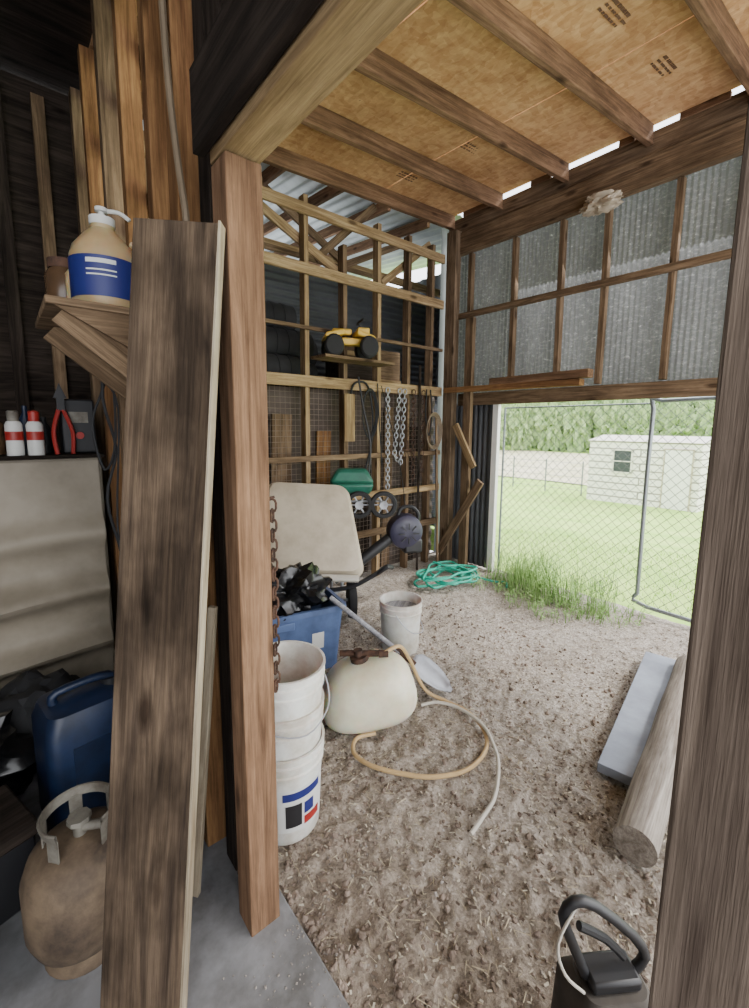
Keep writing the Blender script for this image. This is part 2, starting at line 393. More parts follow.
beam('gate_wall_rail',(4.02,-1,1.90),(4.02,3.3,1.90),0.13,0.045,'oldwood',label='brown header board above the gate opening',cat='wall rail',group='gate wall rails')
corr('wall_east',(4.11,-1.6,1.84),(0,1,0),(0,0,1),5.2,1.96,0.042,0.007,'siding',kind='structure')
corr('wall_east.001',(4.11,2.88,0.0),(0,1,0),(0,0,1),0.72,1.86,0.068,0.009,'darkmetal',kind='structure')
beam('loose_board',(3.84,1.82,1.985),(3.86,3.36,2.0),0.055,0.09,'warm',wv=(0,0,1),label='long brown board laid across the header above the gate',cat='board',group='loose boards over gate')
beam('loose_board',(3.84,1.75,2.055),(3.86,2.75,2.05),0.07,0.10,'joist',wv=(0,0,1),label='short thick brown board stacked over the gate',cat='board',group='loose boards over gate')
beam('corner_post',(3.95,3.38,0),(3.95,3.38,3.7),0.13,0.09,'beamwood',wv=(0,1,0),label='dark wooden corner post',cat='post',group='corner posts')
beam('corner_post',(3.93,3.1,0),(3.93,3.1,2.75),0.1,0.05,'oldwood',wv=(0,1,0),label='brown wooden post beside the corner',cat='post',group='corner posts')
beam('brace_board',(3.87,3.42,0.12),(3.88,2.86,1.02),0.09,0.03,'oldwood',wv=(0,1,1),label='short diagonal wooden brace board',cat='board',group='brace boards')
beam('brace_board',(3.87,3.22,1.62),(3.88,2.96,1.16),0.08,0.03,'rail',wv=(0,1,1),label='short broken diagonal board by the gate post',cat='board',group='brace boards')
beam('gate_jamb',(4.08,2.83,0),(4.08,2.83,1.84),0.07,0.05,'whitepaint',wv=(0,1,0),label='white painted gate jamb board',cat='post')
for x in (0.87,1.29,1.71,2.13,2.55,2.97,3.39,3.74):
    beam('wall_stud',(x,3.52,0),(x,3.52,3.55 if x!=2.55 else 3.25),0.045,0.085,'rail' if x in(2.13,2.97) else 'oldwood',wv=(1,0,0),label='tan wooden stud of the open framed wall',cat='wall stud',group='side wall studs',warp=.005)
for z,w,m in ((3.42,.09,'rail'),(2.94,.09,'rail'),(1.99,.10,'rail'),(0.9,.07,'rail'),(0.5,.07,'oldwood'),(1.3,.05,'oldwood'),(2.45,.03,'oldwood')):
    beam('wall_rail',(0.66,3.455,z),(3.88,3.455,z),w,0.03,m,label='tan wooden cross rail on the open framed wall',cat='wall rail',group='side wall rails')
corr('wall_north',(0.62,4.75,1.95),(0,0,1),(1,0,0),1.5,4.6,0.08,0.01,'darkmetal',kind='structure')
corr('wall_north.001',(0.62,3.68,0),(0,0,1),(1,0,0),1.95,3.4,0.16,0.012,'brownsiding',kind='structure')
def wires(fam,r): 
    b=MB()
    for p,q in fam: b.cyl(p,q,r,n=4)
    return b
fam=[]
for i in range(65): x=0.7+i*.05; fam.append(((x,3.57,0.05),(x,3.57,1.95)))
for i in range(38): z=0.05+i*.05; fam.append(((0.65,3.575,z),(3.95,3.575,z)))
wires(fam,.0018).obj('wire_mesh_panel','rustwire',smooth=False,label='square wire mesh stapled behind the open studs',cat='wire mesh')
for (x,z0,z1,w,m) in ((1.9,.02,1.7,.2,'oldwood'),(2.35,.02,1.55,.16,'warm'),(2.8,.02,1.2,.3,'dark'),(3.2,.02,1.8,.12,'oldwood'),(3.56,.02,1.6,.16,'dark')):
    beam('stored_board',(x,3.625,z0),(x+.04,3.62,z1),w,.02,m,wv=(1,0,0),label='scrap board stored upright behind the wire mesh',cat='board',group='boards behind mesh')
MB().box((2.3,4.24,1.94),(3.3,1.05,.03)).obj('loft_shelf','oldwood',smooth=False,label='wooden loft shelf behind the open studs',cat='shelf')
for (y,z,r,x0,x1) in ((3.86,2.11,.15,.85,2.3),(4.18,2.11,.15,.9,2.6),(4.5,2.11,.15,.8,2.5),(4.02,2.385,.15,.8,2.45),(4.34,2.385,.15,1.0,2.7),(4.18,2.66,.15,.85,2.35)):
    b=MB()
    b.cyl((x0,y,z),(x1,y,z),r,n=22)
    for k in range(int((x1-x0)/.12)): b.cyl((x0+.05+k*.12,y,z),(x0+.09+k*.12,y,z),r+.006,n=22)
    b.obj('stored_roll','rubber',label='long dark ribbed roll stored on the loft shelf',cat='roll',group='stored rolls')
for (x,y,w,h,m) in ((3.0,3.95,.5,.35,'dark'),(3.5,4.1,.35,.5,'oldwood'),(2.95,4.1,.3,.22,'amber')):
    z=1.957 if m!='amber' else 2.309
    t=thing('storage_crate',(x,y,z),'old wooden crate stored on the loft shelf','crate',group='loft crates')
    MB().box((0,0,h/2),(w,.35,h)).obj('body',m,parent=t,smooth=False,bevel=.005)
    MB().box((0,-.18,h*.3),(w+.01,.015,.05)).obj('batten','rail',parent=t,smooth=False)
corr('ceiling.001',(.62,3.5,3.97),(1,0,0),(0,1,.094),4.8,4.7,0.16,0.012,'roofmetal',kind='structure')
ry=lambda y:3.96+(y-3.5)*.44/4.7
for x in (0.9,1.5,2.1,2.7,3.3,3.9):
    beam('bay_rafter',(x,3.72,ry(3.72)-.08),(x+.15,7.9,ry(7.9)-.08),0.11,0.045,'joist',label='brown rafter beneath the roof next door',cat='rafter',group='bay rafters')
beam('bay_truss_chord',(0.62,4.4,3.45),(5.18,4.4,3.45),0.09,0.04,'rail',label='pale truss chord in the next bay',cat='truss board',group='truss boards')
beam('bay_truss_chord',(0.62,5.8,3.5),(5.18,5.8,3.5),0.09,0.04,'rail',label='pale truss chord in the next bay',cat='truss board',group='truss boards')
for xa,xb in ((1.2,2.2),(3.2,2.2),(3.2,4.2)):
    beam('bay_truss_web',(xa,4.36,3.45),(xb,4.36,3.95),0.08,0.035,'oldwood',label='diagonal truss web board in the next bay',cat='truss board',group='truss boards')
beam('bay_brace',(1.5,3.58,3.5),(2.6,3.58,3.0),0.08,0.03,'rail',label='tan diagonal brace above the open framed wall',cat='board',group='bay braces')
beam('bay_brace',(3.0,3.6,3.75),(2.3,3.6,3.1),0.07,0.03,'oldwood',label='brown diagonal brace above the open framed wall',cat='board',group='bay braces')
beam('bay_brace',(3.1,3.6,3.05),(3.8,3.6,3.6),0.07,0.03,'rail',label='tan diagonal brace near the corner post',cat='board',group='bay braces')
beam('loose_lath',(1.6,3.75,3.15),(3.6,4.3,3.38),0.05,0.02,'oldwood',label='loose lath lying across the loft',cat='board')
corr('wall_north.002',(.6,8.0,0),(1,0,0),(0,0,1),5,4.2,0.2,0.015,'roofmetal',kind='structure')
corr('wall_north.003',(5.2,3.7,0),(0,1,0),(0,0,1),4.3,3.86,0.2,0.015,'darkmetal',kind='structure')
corr('wall_north.004',(4.1,3.7,0),(1,0,0),(0,0,1),1.1,3.9,0.2,0.015,'darkmetal',kind='structure')
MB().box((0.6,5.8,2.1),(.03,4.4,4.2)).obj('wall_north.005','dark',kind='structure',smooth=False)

# ---------------------------------------------------------------- door wall / main room
beam('door_post',(0.521,1.191,0.01),(0.521,1.191,2.27),0.098,0.098,'post',wv=(1,0,0),label='reddish brown wooden post of the doorway standing on the slab',cat='post',group='doorway posts',bevel=.004)
beam('door_post',(0.521,0.027,0.01),(0.521,0.018,2.27),0.1,0.175,'rightpost',wv=(1,0,0),label='weathered grey brown wooden post with strong grain beside the doorway',cat='post',group='doorway posts',bevel=.004)
beam('door_header',(0.521,-0.4,2.355),(0.521,1.24,2.355),0.16,0.1,'header',label='tan wooden header beam over the doorway',cat='beam')
beam('header_trim_board',(0.452,-0.4,2.40),(0.452,1.27,2.40),0.2,0.03,'dark',label='dark board nailed along the header',cat='board')
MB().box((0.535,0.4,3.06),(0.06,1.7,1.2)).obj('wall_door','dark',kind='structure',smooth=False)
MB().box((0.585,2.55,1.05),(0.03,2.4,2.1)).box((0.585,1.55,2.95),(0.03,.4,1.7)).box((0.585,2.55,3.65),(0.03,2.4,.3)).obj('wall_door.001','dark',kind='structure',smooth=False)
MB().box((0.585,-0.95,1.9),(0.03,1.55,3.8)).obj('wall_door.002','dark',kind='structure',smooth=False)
for i,y in enumerate((1.315,1.41)):
    beam('wall_board',(0.54,y,0.02),(0.54,y,3.6),0.085,0.05,'dark',wv=(0,1,0),label='dark vertical board beside the doorway post',cat='board',group='dark boards by doorway')
for i,(y,w,m) in enumerate(((1.56,.09,'warm'),(1.82,.07,'warm'),(2.2,.06,'warm'),(2.62,.06,'oldwood'),(3.05,.06,'warm'),(3.46,.08,'oldwood'))):
    beam('interior_stud',(0.51,y,0.02),(0.51,y,3.6),w,0.08,m,wv=(0,1,0),label='warm brown vertical stud of the dark storeroom wall',cat='wall stud',group='storeroom studs',warp=.006)
for z in (2.55,3.1):
    beam('wall_slat',(0.565,1.75,z),(0.565,3.6,z),0.08,0.015,'warm',wv=(0,0,1),label='rough tan horizontal slat between studs',cat='board',group='backing slats')
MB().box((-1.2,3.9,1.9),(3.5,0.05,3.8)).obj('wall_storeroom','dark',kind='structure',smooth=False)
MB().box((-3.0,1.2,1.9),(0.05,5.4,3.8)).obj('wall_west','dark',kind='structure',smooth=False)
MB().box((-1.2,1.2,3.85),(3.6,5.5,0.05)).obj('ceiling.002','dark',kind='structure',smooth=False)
beam('roof_beam',(-1.2,2.0,3.3),(0.44,2.0,3.3),0.2,0.09,'dark',label='dark roof beam in the storeroom',cat='beam')
for x in (-.3,.12,.34):
    beam('storeroom_stud',(x,3.84,0.02),(x,3.84,3.7),.07,.06,'oldwood' if x>.2 else 'dark',wv=(1,0,0),label='wooden stud on the storeroom back wall',cat='wall stud',group='back wall studs')
MB().tube([(0.45,1.52,3.2),(0.45,1.51,2.9),(0.45,1.485,2.6),(0.45,1.43,2.35),(0.45,1.385,2.2),(.45,1.38,2.1)],.010).obj('curved_hose','darkhose',label='single thin curved hose hanging beside the doorway post',cat='hose')
pl=thing('leaning_plank',(0.155,1.113,0.02),'tall wide charred dark plank leaning against the doorway post','plank')
def lp():
    p1=Vector((0,0,0));p2=Vector((0.215,0.077,2.065)); wv=(.769,-.64,0)
    beam('board',p1,p2,0.205,0.038,'plank',wv=wv,parent=pl,bevel=.003)
    e=Vector(wv).normalized()*.1045
    beam('edge',p1+e,p2+e,0.006,0.037,'plankedge',wv=wv,parent=pl,bevel=.001,label='paler edge strip')  # thin paler strip along the right edge of the plank
lp()
# ---------------------------------------------------------------- chains etc
def chain(name,pts,L,r,mat,label):
    b=MB(); P=[Vector(p) for p in pts]; segs=[(P[i],P[i+1]) for i in range(len(P)-1)]
    k=0
    for a,c in segs:
        n=max(1,int((c-a).length/(L*.74))); d=(c-a).normalized(); s=d.orthogonal().normalized(); t=d.cross(s)
        for i in range(n):
            m=a+(c-a)*((i+.5)/n); sd=s if k%2 else t; k+=1; w=L*.3; h=L*.5-w
            pts2=[m+d*(h*sg)+d*(w*math.sin(q))+sd*(w*math.cos(q)) for sg,qs in ((1,(0,.8,1.57,2.34,3.14)),(-1,(3.14,3.94,4.71,5.5,6.28))) for q in qs]
            b.tube(pts2,r,n=6,closed=True,sm=1)
    return b.obj(name,mat,label=label,cat='chain')
chain('chain',[(0.592,1.175,1.38),(0.592,1.175,0.78)],.04,.0036,'rust','rusty chain hanging from a nail on the doorway post')
MB().cyl((0.56,1.175,1.385),(0.60,1.175,1.39),.004).obj('nail','rust',label='rusty nail holding the chain',cat='nail')
chain('chain',[(3.03,3.41,1.98),(3.04,3.41,0.95)],.06,.006,'metal','long steel chain hanging on the side wall')
chain('chain',[(3.2,3.41,1.98),(3.13,3.41,1.3),(3.22,3.41,1.2),(3.27,3.41,1.98)],.06,.006,'metal','looped steel chain hanging on the side wall')
chain('chain',[(3.40,3.41,1.98),(3.41,3.41,1.0)],.06,.006,'rust','rusty chain hanging on the side wall')
chain('chain',[(3.55,3.41,1.98),(3.54,3.41,1.05)],.06,.005,'rust','thin rusty chain hanging near the corner')
MB().tube([(2.6,3.42,1.5),(2.56,3.42,1.75),(2.58,3.42,1.95),(2.66,3.42,2.02),(2.78,3.42,1.98),(2.84,3.42,1.7),(2.82,3.42,1.4),(2.74,3.42,1.15)],.010).obj('black_cable','rubber',label='looped black cable hung over the rail',cat='cable')
MB().tube([(2.9,3.42,2.02),(2.93,3.42,1.6),(2.95,3.40,1.2)],.006).obj('black_cable','rubber',label='thin dark cord hanging on the side wall',cat='cable')
MB().tube([(3.6,3.41,2.0),(3.56,3.38,1.7),(3.62,3.38,1.5),(3.68,3.40,1.75),(3.66,3.41,2.0)],.008).obj('black_cable','rubber',label='short dark cable loop near the corner',cat='cable')
b=MB()
for k in range(4): b.tube([(3.68+(.1+.008*k)*math.cos(q),3.38-.008*k,1.55+(.17+.01*k)*math.sin(q)) for q in [i*.524 for i in range(12)]],.007,closed=True)
b.obj('rope_coil','darkhose',label='brown rope coil hanging near the corner',cat='rope')
b=MB()
for k in range(3): b.tube([(2.78+(.08+.008*k)*math.cos(q),3.4-.008*k,1.72+(.22+.01*k)*math.sin(q)) for q in [i*.524 for i in range(12)]],.006,closed=True)
b.obj('wire_coil','rubber',label='black wire coil hanging from the rail',cat='wire')
hs=thing('hand_rake',(3.3,3.39,1.15),'small rusty hand rake hanging on the side wall','hand tool')
MB().cyl((0,0,.3),(0,0,.75),.012).obj('handle','oldwood',parent=hs)
b=MB().cyl((0,0,.3),(0,0,.2),.006).cyl((-.08,0,.2),(.08,0,.2),.006)
for k in range(5): b.cyl((-.08+k*.04,0,.2),(-.08+k*.04,-.02,.12),.004)
b.obj('head','rust',parent=hs)
beam('tall_pole',(3.45,3.36,0.0),(3.50,3.42,2.25),0.025,0.025,'dark',label='slim dark pole leaning on the side wall',cat='pole')
beam('tall_pole',(3.7,3.28,0.0),(3.75,3.40,1.75),0.025,0.025,'oldwood',label='short tool handle leaning near the corner',cat='pole')
beam('hanging_board',(2.55,3.42,1.9),(2.55,3.42,1.45),0.12,0.02,'rail',wv=(1,0,0),label='short pale board hung on the wall rail',cat='board')
# toy quad on ledge
tq=thing('toy_quad_bike',(2.5,3.36,2.21),'yellow toy quad bike with chunky black wheels on the wall ledge','toy vehicle',rot=(0,0,math.radians(-25)),sc=(1.1,1.1,1.25))
bb=MB(); bb.box((0,0,.12),(.24,.09,.05)); bb.add([(-.2,-.1,.17),(-.06,-.1,.2),(-.06,.1,.2),(-.2,.1,.17),(-.22,-.1,.13),(-.05,-.1,.16),(-.05,.1,.16),(-.22,.1,.13)],[(0,1,2,3),(7,6,5,4),(0,4,5,1),(2,6,7,3),(1,5,6,2),(0,3,7,4)])
bb.add([(.05,-.1,.2),(.2,-.1,.16),(.2,.1,.16),(.05,.1,.2),(.05,-.1,.16),(.22,-.1,.12),(.22,.1,.12),(.05,.1,.16)],[(0,1,2,3),(7,6,5,4),(0,4,5,1),(2,6,7,3),(1,5,6,2),(0,3,7,4)]); bb.box((.12,0,.2),(.1,.08,.05))
bb.obj('body','yellow',parent=tq,bevel=.01)
MB().box((-.06,0,.19),(.16,.07,.04)).obj('seat','yellow',parent=tq,bevel=.012)
MB().tube([(.1,-.1,.27),(.08,-.04,.26),(.08,.04,.26),(.1,.1,.27)],.009).tube([(.13,0,.2),(.08,0,.26)],.01).obj('handlebar','black',parent=tq)
for x in (-.14,.15):
    for y in (-.1,.1):
        R90=Matrix.Rotation(math.radians(90),3,'X')
        MB().lathe([(.02,-.035),(.065,-.035),(.078,-.02),(.078,.02),(.065,.035),(.02,.035)],18,(x,y,.078),R90).obj('wheel','rubber',parent=tq)
beam('ledge_board',(2.15,3.34,2.195),(2.95,3.34,2.195),0.025,0.24,'oldwood',label='narrow wooden ledge board carrying the toy',cat='shelf')
# green seed spreader
sp=thing('seed_spreader',(2.42,3.14,0.80),'green hand seed spreader with two dark wheels hanging on the wall','spreader',rot=(0,0,math.radians(-36)),sc=1.08)
def frus(b,c,a1,b1,a2,b2,h):
    x,y,z=c; b.add([(x-a1,y-b1,z),(x+a1,y-b1,z),(x+a1,y+b1,z),(x-a1,y+b1,z),(x-a2,y-b2,z+h),(x+a2,y-b2,z+h),(x+a2,y+b2,z+h),(x-a2,y+b2,z+h)],[(3,2,1,0),(4,5,6,7),(0,1,5,4),(1,2,6,5),(2,3,7,6),(3,0,4,7)]); return b
b=MB(); frus(b,(-.04,0,.17),.15,.06,.19,.09,.1); frus(b,(-.04,0,.27),.19,.09,.12,.07,.12); b.obj('hopper','green',parent=sp,bevel=.03)
MB().cyl((-.1,-.06,.12),(.22,-.06,.12),.01).tube([(-.05,-.05,.12),(-.05,0,.2)],.008,sm=1).tube([(.05,-.05,.12),(.05,0,.2)],.008,sm=1).obj('axle','metal',parent=sp)
RY=Matrix.Rotation(math.radians(90),3,'X')
for x in (.02,.22):
    w=thing('wheel',(0,0,0),None,None); w.parent=sp; w.location=(x,-.12,.10)
    MB().lathe([(.08,-.025),(.105,-.025),(.115,0),(.105,.025),(.08,.025),(.075,0)],24,R=RY,caps=False).obj('tyre','rubber',parent=w)
    h=MB().lathe([(.0,-.015),(.035,-.02),(.035,.02),(0,.015)],12,R=RY,caps=False)
    for k in range(6):
        a=k*math.pi/3; h.cyl((.02*math.cos(a),0,.02*math.sin(a)),(.082*math.cos(a),0,.082*math.sin(a)),.007,n=6)
    h.obj('hub','metal',parent=w)
MB().tube([(.1,.0,.3),(.12,.08,.6),(.06,.12,.9),(.02,.15,1.15)],.009).obj('handle','black',parent=sp)
# tipped garden cart
gc=thing('garden_cart',(1.86,3.0,0.0),'tipped garden cart with a beige plastic tray showing its underside','garden cart',rot=(0,0,math.radians(-30)))
def rrect(w,h,r,n=5):
    out=[]
    for cx,cy,a0 in ((w/2-r,h/2-r,0),(-w/2+r,h/2-r,90),(-w/2+r,-h/2+r,180),(w/2-r,-h/2+r,270)):
        for k in range(n+1):
            a=math.radians(a0+90*k/n); out.append((cx+r*math.cos(a),cy+r*math.sin(a)))
    return out
def loft(b,loops):
    n=len(loops[0]); vs=[p for l in loops for p in l]; fs=[]
    for j in range(len(loops)-1):
        for i in range(n): k=(i+1)%n; fs.append((j*n+i,j*n+k,(j+1)*n+k,(j+1)*n+i))
    fs.append(tuple(range(n))[::-1]); fs.append(tuple((len(loops)-1)*n+i for i in range(n))); return b.add(vs,fs)
Rt=Matrix.Rotation(math.radians(-30),3,'X')@Matrix.Rotation(math.radians(4),3,'Y')
def TL(w,h,r,y,zc=.79): return [Rt@Vector((p[0]*(1-.14*p[1])-.14*p[1],y,p[1]))+Vector((0,0,zc)) for p in rrect(w,h,r)]
b=loft(MB(),[TL(.54,.62,.07,-.035),TL(.66,.72,.08,-.03),TL(.68,.74,.09,-.01),TL(.71,.78,.1,.06),TL(.74,.8,.1,.065),TL(.74,.8,.1,.075),TL(.68,.74,.1,.07),TL(.60,.66,.08,-.01)])
b.obj('tray','beige',parent=gc)
MB().tube([(-.2,-.12,.48),(-.22,-.14,.3),(0,-.16,.26),(.22,-.14,.3),(.2,-.12,.48)],.014).cyl((-.3,-.02,.16),(.3,-.02,.16),.012).cyl((-.15,-.02,.16),(-.15,-.1,.5),.012).cyl((.15,-.02,.16),(.15,-.1,.5),.012).obj('frame','metal',parent=gc)
for x in (-.32,.32):
    MB().lathe([(.03,-.03),(.12,-.035),(.15,-.03),(.16,0),(.15,.03),(.12,.035),(.03,.03)],22,(x,-.02,.165),Matrix.Rotation(math.radians(90),3,'Y')).obj('wheel','rubber',parent=gc)
MB().tube([(-.2,-.2,.45),(.1,-.22,.43),(.35,-.22,.41)],.03).obj('lip_bar','greyhose',parent=gc)
MB().tube([(.1,-.14,.3),(.3,-.2,.34),(.5,-.25,.46)],.018).tube([(.5,-.25,.46),(.56,-.3,.52),(.62,-.2,.48)],.02).obj('handle','black',parent=gc)
# leaf blower hung
lb=thing('leaf_blower',(2.80,2.90,0.5),'dark purple and black leaf blower hung by a cord','leaf blower',rot=(0,0,math.radians(-25)),sc=1.12)
Rx=Matrix.Rotation(math.radians(90),3,'X')
MB().lathe([(.02,-.09),(.1,-.09),(.14,-.06),(.15,0),(.14,.06),(.1,.09),(.02,.09)],28,(0,0,.12),Rx).obj('fan_housing','purple',parent=lb)
b=MB().lathe([(.03,-.125),(.09,-.12),(.1,-.085)],24,(0,0,.12),Rx)
for k in range(8): a=k*math.pi/4; b.box((.06*math.cos(a),-.122,.12+.06*math.sin(a)),(.05,.012,.008),Matrix.Rotation(-a,3,'Y'))
b.obj('intake_cover','black',parent=lb)
MB().box((.06,.0,.0),(.16,.15,.12)).obj('motor_housing','black',parent=lb,bevel=.02)
MB().tube([(-.06,0,.24),(-.03,0,.31),(.06,0,.32),(.12,0,.26),(.12,0,.2)],.016).obj('handle','black',parent=lb)
MB().tube([(-.1,0,.08),(-.25,-.01,-.02),(-.42,-.02,-.14)],.045,n=14).tube([(-.40,-.02,-.125),(-.6,-.03,-.25)],.036,n=14).obj('blower_tube','black',parent=lb)
MB().tube([(2.83,2.92,.85),(2.9,3.1,1.3),(2.95,3.42,2.0)],.004).obj('black_cable','rubber',label='thin black cord holding up the blower',cat='cable')
# teal hose heap
b=MB(); pts=[]
for i in range(64):
    a=i*.62; r=.28+.1*math.sin(i*1.7); pts.append((r*math.cos(a)+.05*math.sin(i),r*.75*math.sin(a),.02+.0016*i+.015*random.random()))
pts+= [(.3,-.3,.03),(.42,-.42,.02),(.3,-.52,.02)]
b.tube(pts,.011); b.obj('garden_hose','teal',loc=(3.42,2.9,0),label='teal green garden hose piled in loose coils on the ground',cat='hose')
# ---------------------------------------------------------------- buckets
def bucket(loc,rot,label,group,h=.37,lab=False,handle=True,name='bucket'):
    t=thing(name,loc,label,'bucket',rot=rot,group=group)
    MB().lathe([(0.0,0),(.128,0),(.132,.01),(.145,h-.09),(.152,h-.085),(.152,h-.075),(.147,h-.07),(.148,h-.05),(.155,h-.045),(.155,h-.035),(.149,h-.03),(.15,h-.012),(.157,h-.008),(.157,h),(.147,h),(.143,h-.02),(.126,.012),(0,.012)],40,caps=False).obj('body','white',parent=t)
    if handle:
        MB().tube([(.156,0,h-.06),(.16,-.06,h-.13),(.12,-.12,h-.19),(0,-.165,h-.22),(-.12,-.12,h-.19),(-.16,-.06,h-.13),(-.156,0,h-.06)],.0028).obj('wire_handle','metal',parent=t)
    if lab:
        n=14; vs=[];fs=[]
        for i in range(n+1):
            a=math.radians(-130+ i*85/n)
            for z,r in ((.06,.1375),(.24,.1435)): vs.append((r*math.cos(a),r*math.sin(a),z))
        for i in range(n): fs.append((2*i,2*i+2,2*i+3,2*i+1))
        MB().add(vs,fs).obj('label_sheet','label_white',parent=t)
        for (a0,a1,z0,z1,mt) in ((-122,-56,.195,.228,'label_blue'),(-118,-92,.08,.175,'black'),(-88,-70,.12,.17,'label_blue'),(-88,-56,.075,.11,'red')):
            vs=[];m=8; bk=MB()
            for i in range(m+1):
                a=math.radians(a0+(a1-a0)*i/m)
                for z in (z0,z1): r=.1375+(z-.06)*.0334+.0012; vs.append((r*math.cos(a),r*math.sin(a),z))
            bk.add(vs,[(2*i,2*i+2,2*i+3,2*i+1) for i in range(m)])
            bk.obj('label_print',mt,parent=t)
    return t
bucket((0.775,1.47,0.0),(0,0,math.radians(-2)),'white plastic bucket with printed label at the bottom of a stack','stacked white buckets',lab=True,handle=False)
bucket((0.775,1.47,0.16),(0,0,.4),'white plastic bucket nested in the stack by the post','stacked white buckets',handle=False)
bucket((0.775,1.47,0.32),(0.03,0,0),'empty white plastic bucket on top of the stack','stacked white buckets')
tb=bucket((2.1,2.2,0.0),(0,0,.6),'white plastic bucket with scraps inside beside the tote','white bucket')
MB().lathe([(.0,.3),(.08,.31),(.142,.3),(.14,.28),(0,.28)],20,caps=False).obj('scraps','grey',parent=tb)
# ---------------------------------------------------------------- tote with bag
tt=thing('storage_tote',(1.40,2.5,0.0),'blue grey plastic storage tote with a white sticker','tote',rot=(0,0,math.radians(-12)))
def RR(w,h,r,z): return [(p[0],p[1],z) for p in rrect(w,h,r)]
loft(MB(),[RR(.5,.34,.04,0),RR(.56,.4,.04,.40),RR(.6,.44,.04,.405),RR(.6,.44,.04,.44),RR(.55,.39,.03,.44),RR(.48,.32,.03,.02)]).obj('body','blue',parent=tt)
MB().box((.1,-.188,.22),(.08,.003,.11),Matrix.Rotation(math.radians(4),3,'X')).obj('sticker','label_white',parent=tt)
MB().box((-.12,-.2,.36),(.12,.02,.05)).obj('handle','blue',parent=tt,bevel=.005)
def blob(name,loc,dim,mat,amp,fr,label=None,cat=None,parent=None,sub=4,kind=None):
    bm=bmesh.new(); bmesh.ops.create_icosphere(bm,subdivisions=sub,radius=1)
    for v in bm.verts:
        n=noise.noise(v.co*fr+Vector(loc)); n2=noise.noise(v.co*fr*3)
        v.co*=1+amp*n+amp*.5*n2; v.co=Vector((v.co.x*dim[0],v.co.y*dim[1],v.co.z*dim[2]))
    b=MB(); b.add([v.co.copy() for v in bm.verts],[tuple(v.index for v in f.verts) for f in bm.faces]); bm.free()
    return b.obj(name,mat,loc=loc,label=label,cat=cat,parent=parent,kind=kind)
blob('trash_bag',(1.38,2.5,0.5),(.25,.18,.16),'bag',.5,2.2,'crumpled shiny black plastic bag stuffed in the tote','plastic bag')
blob('crumpled_cloth',(3.93,1.80,3.43),(.07,.15,.07),M['beige'],.5,2.5,'crumpled pale cloth stuffed under the top beam','cloth',sub=4)
# ---------------------------------------------------------------- sprayer tank lying
st=thing('sprayer_tank',(1.41,1.74,0.0),'dirty cream plastic sprayer tank tipped on its side with rusty pump','sprayer',rot=(0,0,math.radians(-34)))
def superell(dim,e,c,n=36,m=24,f=None):
    vs=[];fs=[]
    sg=lambda w,p:math.copysign(abs(w)**p,w)
    for j in range(m+1):
        ph=-math.pi/2+math.pi*j/m
        for i in range(n):
            th=2*math.pi*i/n; x=dim[0]*sg(math.cos(ph),e)*sg(math.cos(th),e); y=dim[1]*sg(math.cos(ph),e)*sg(math.sin(th),e); z=dim[2]*sg(math.sin(ph),e)
            if f: x,y,z=f(x,y,z)
            vs.append((c[0]+x,c[1]+y,c[2]+z))
    for j in range(m):
        for i in range(n): k=(i+1)%n; fs.append((j*n+i,j*n+k,(j+1)*n+k,(j+1)*n+i))
    return MB().add(vs,fs)
RT=Matrix.Rotation(math.radians(-10),3,'Y')
def tankf(x,y,z):
    t=(z+.18)/.36; s=1-.24*max(0,t)**1.4
    v=RT@Vector((x*s+.02*t,y*(1-.24*max(0,t))*(0.9+.25*(x+.26)),z))
    return v.x,v.y,max(v.z,-.18)
superell((.28,.22,.175),.70,(0,0,.18),n=48,m=30,f=tankf).obj('tank','cream',parent=st)
MB().cyl((-.03,0,.33),(-.04,0,.375),.05,n=20).obj('cap','rust',parent=st)
MB().cyl((-.14,.03,.375),(.09,-.03,.395),.017).cyl((-.04,0,.36),(-.045,0,.405),.025).box((.09,-.03,.395),(.05,.03,.03)).obj('pump','rust',parent=st,label='rusty brown pump rod')
def H(name,pts,r,mat,label): 
    return MB().tube(pts,r,sm=6,n=8).obj(name,mat,label=label,cat='hose')
H('sprayer_hose',[(1.47,1.66,.40),(1.58,1.66,.40),(1.68,1.68,.28),(1.77,1.64,.08),(1.85,1.54,.02),(1.87,1.42,.02),(1.83,1.28,.02),(1.72,1.17,.02),(1.54,1.14,.02),(1.38,1.21,.02),(1.27,1.33,.02),(1.20,1.45,.02),(1.19,1.56,.02),(1.26,1.63,.02),(1.36,1.60,.02)],.0105,'tan','tan rubber hose curling in a wide loop on the ground')
H('sprayer_hose',[(1.70,1.60,.03),(1.78,1.55,.04),(1.84,1.44,.035),(1.82,1.27,.04),(1.75,1.15,.03),(1.66,1.06,.025),(1.50,.968,.025),(1.38,.94,.025),(1.28,.925,.02)],.009,'greyhose','pale grey hose trailing off across the dirt')
# shovel
sh=thing('shovel',(1.93,1.56,0.0),'long handled shovel with pale steel blade propped on the tote','shovel')
p0=Vector((1.54,2.27,.50))-Vector((1.93,1.56,0)); p1=Vector((-.12,.235,.17))
MB().cyl(p1,p0,.016).obj('handle','grey',parent=sh)
d=(Vector((0,0,.012))-p1).normalized(); side=d.cross(Vector((0,0,1))).normalized(); up=side.cross(d)
vs=[];fs=[]
rows=[(0,.05),(.03,.1),(.08,.112),(.14,.11),(.2,.092),(.25,.055),(.285,.012)]
for t,w in rows:
    for k in range(7):
        s=-1+k/3; vs.append(p1+d*t+side*w*s+up*(.025*s*s))
for j in range(len(rows)-1):
    for k in range(6): fs.append((j*7+k,j*7+k+1,j*7+8+k,j*7+7+k))
bl=MB().add(vs,fs).obj('blade','metal',parent=sh); md=bl.modifiers.new('s','SOLIDIFY'); md.thickness=.003
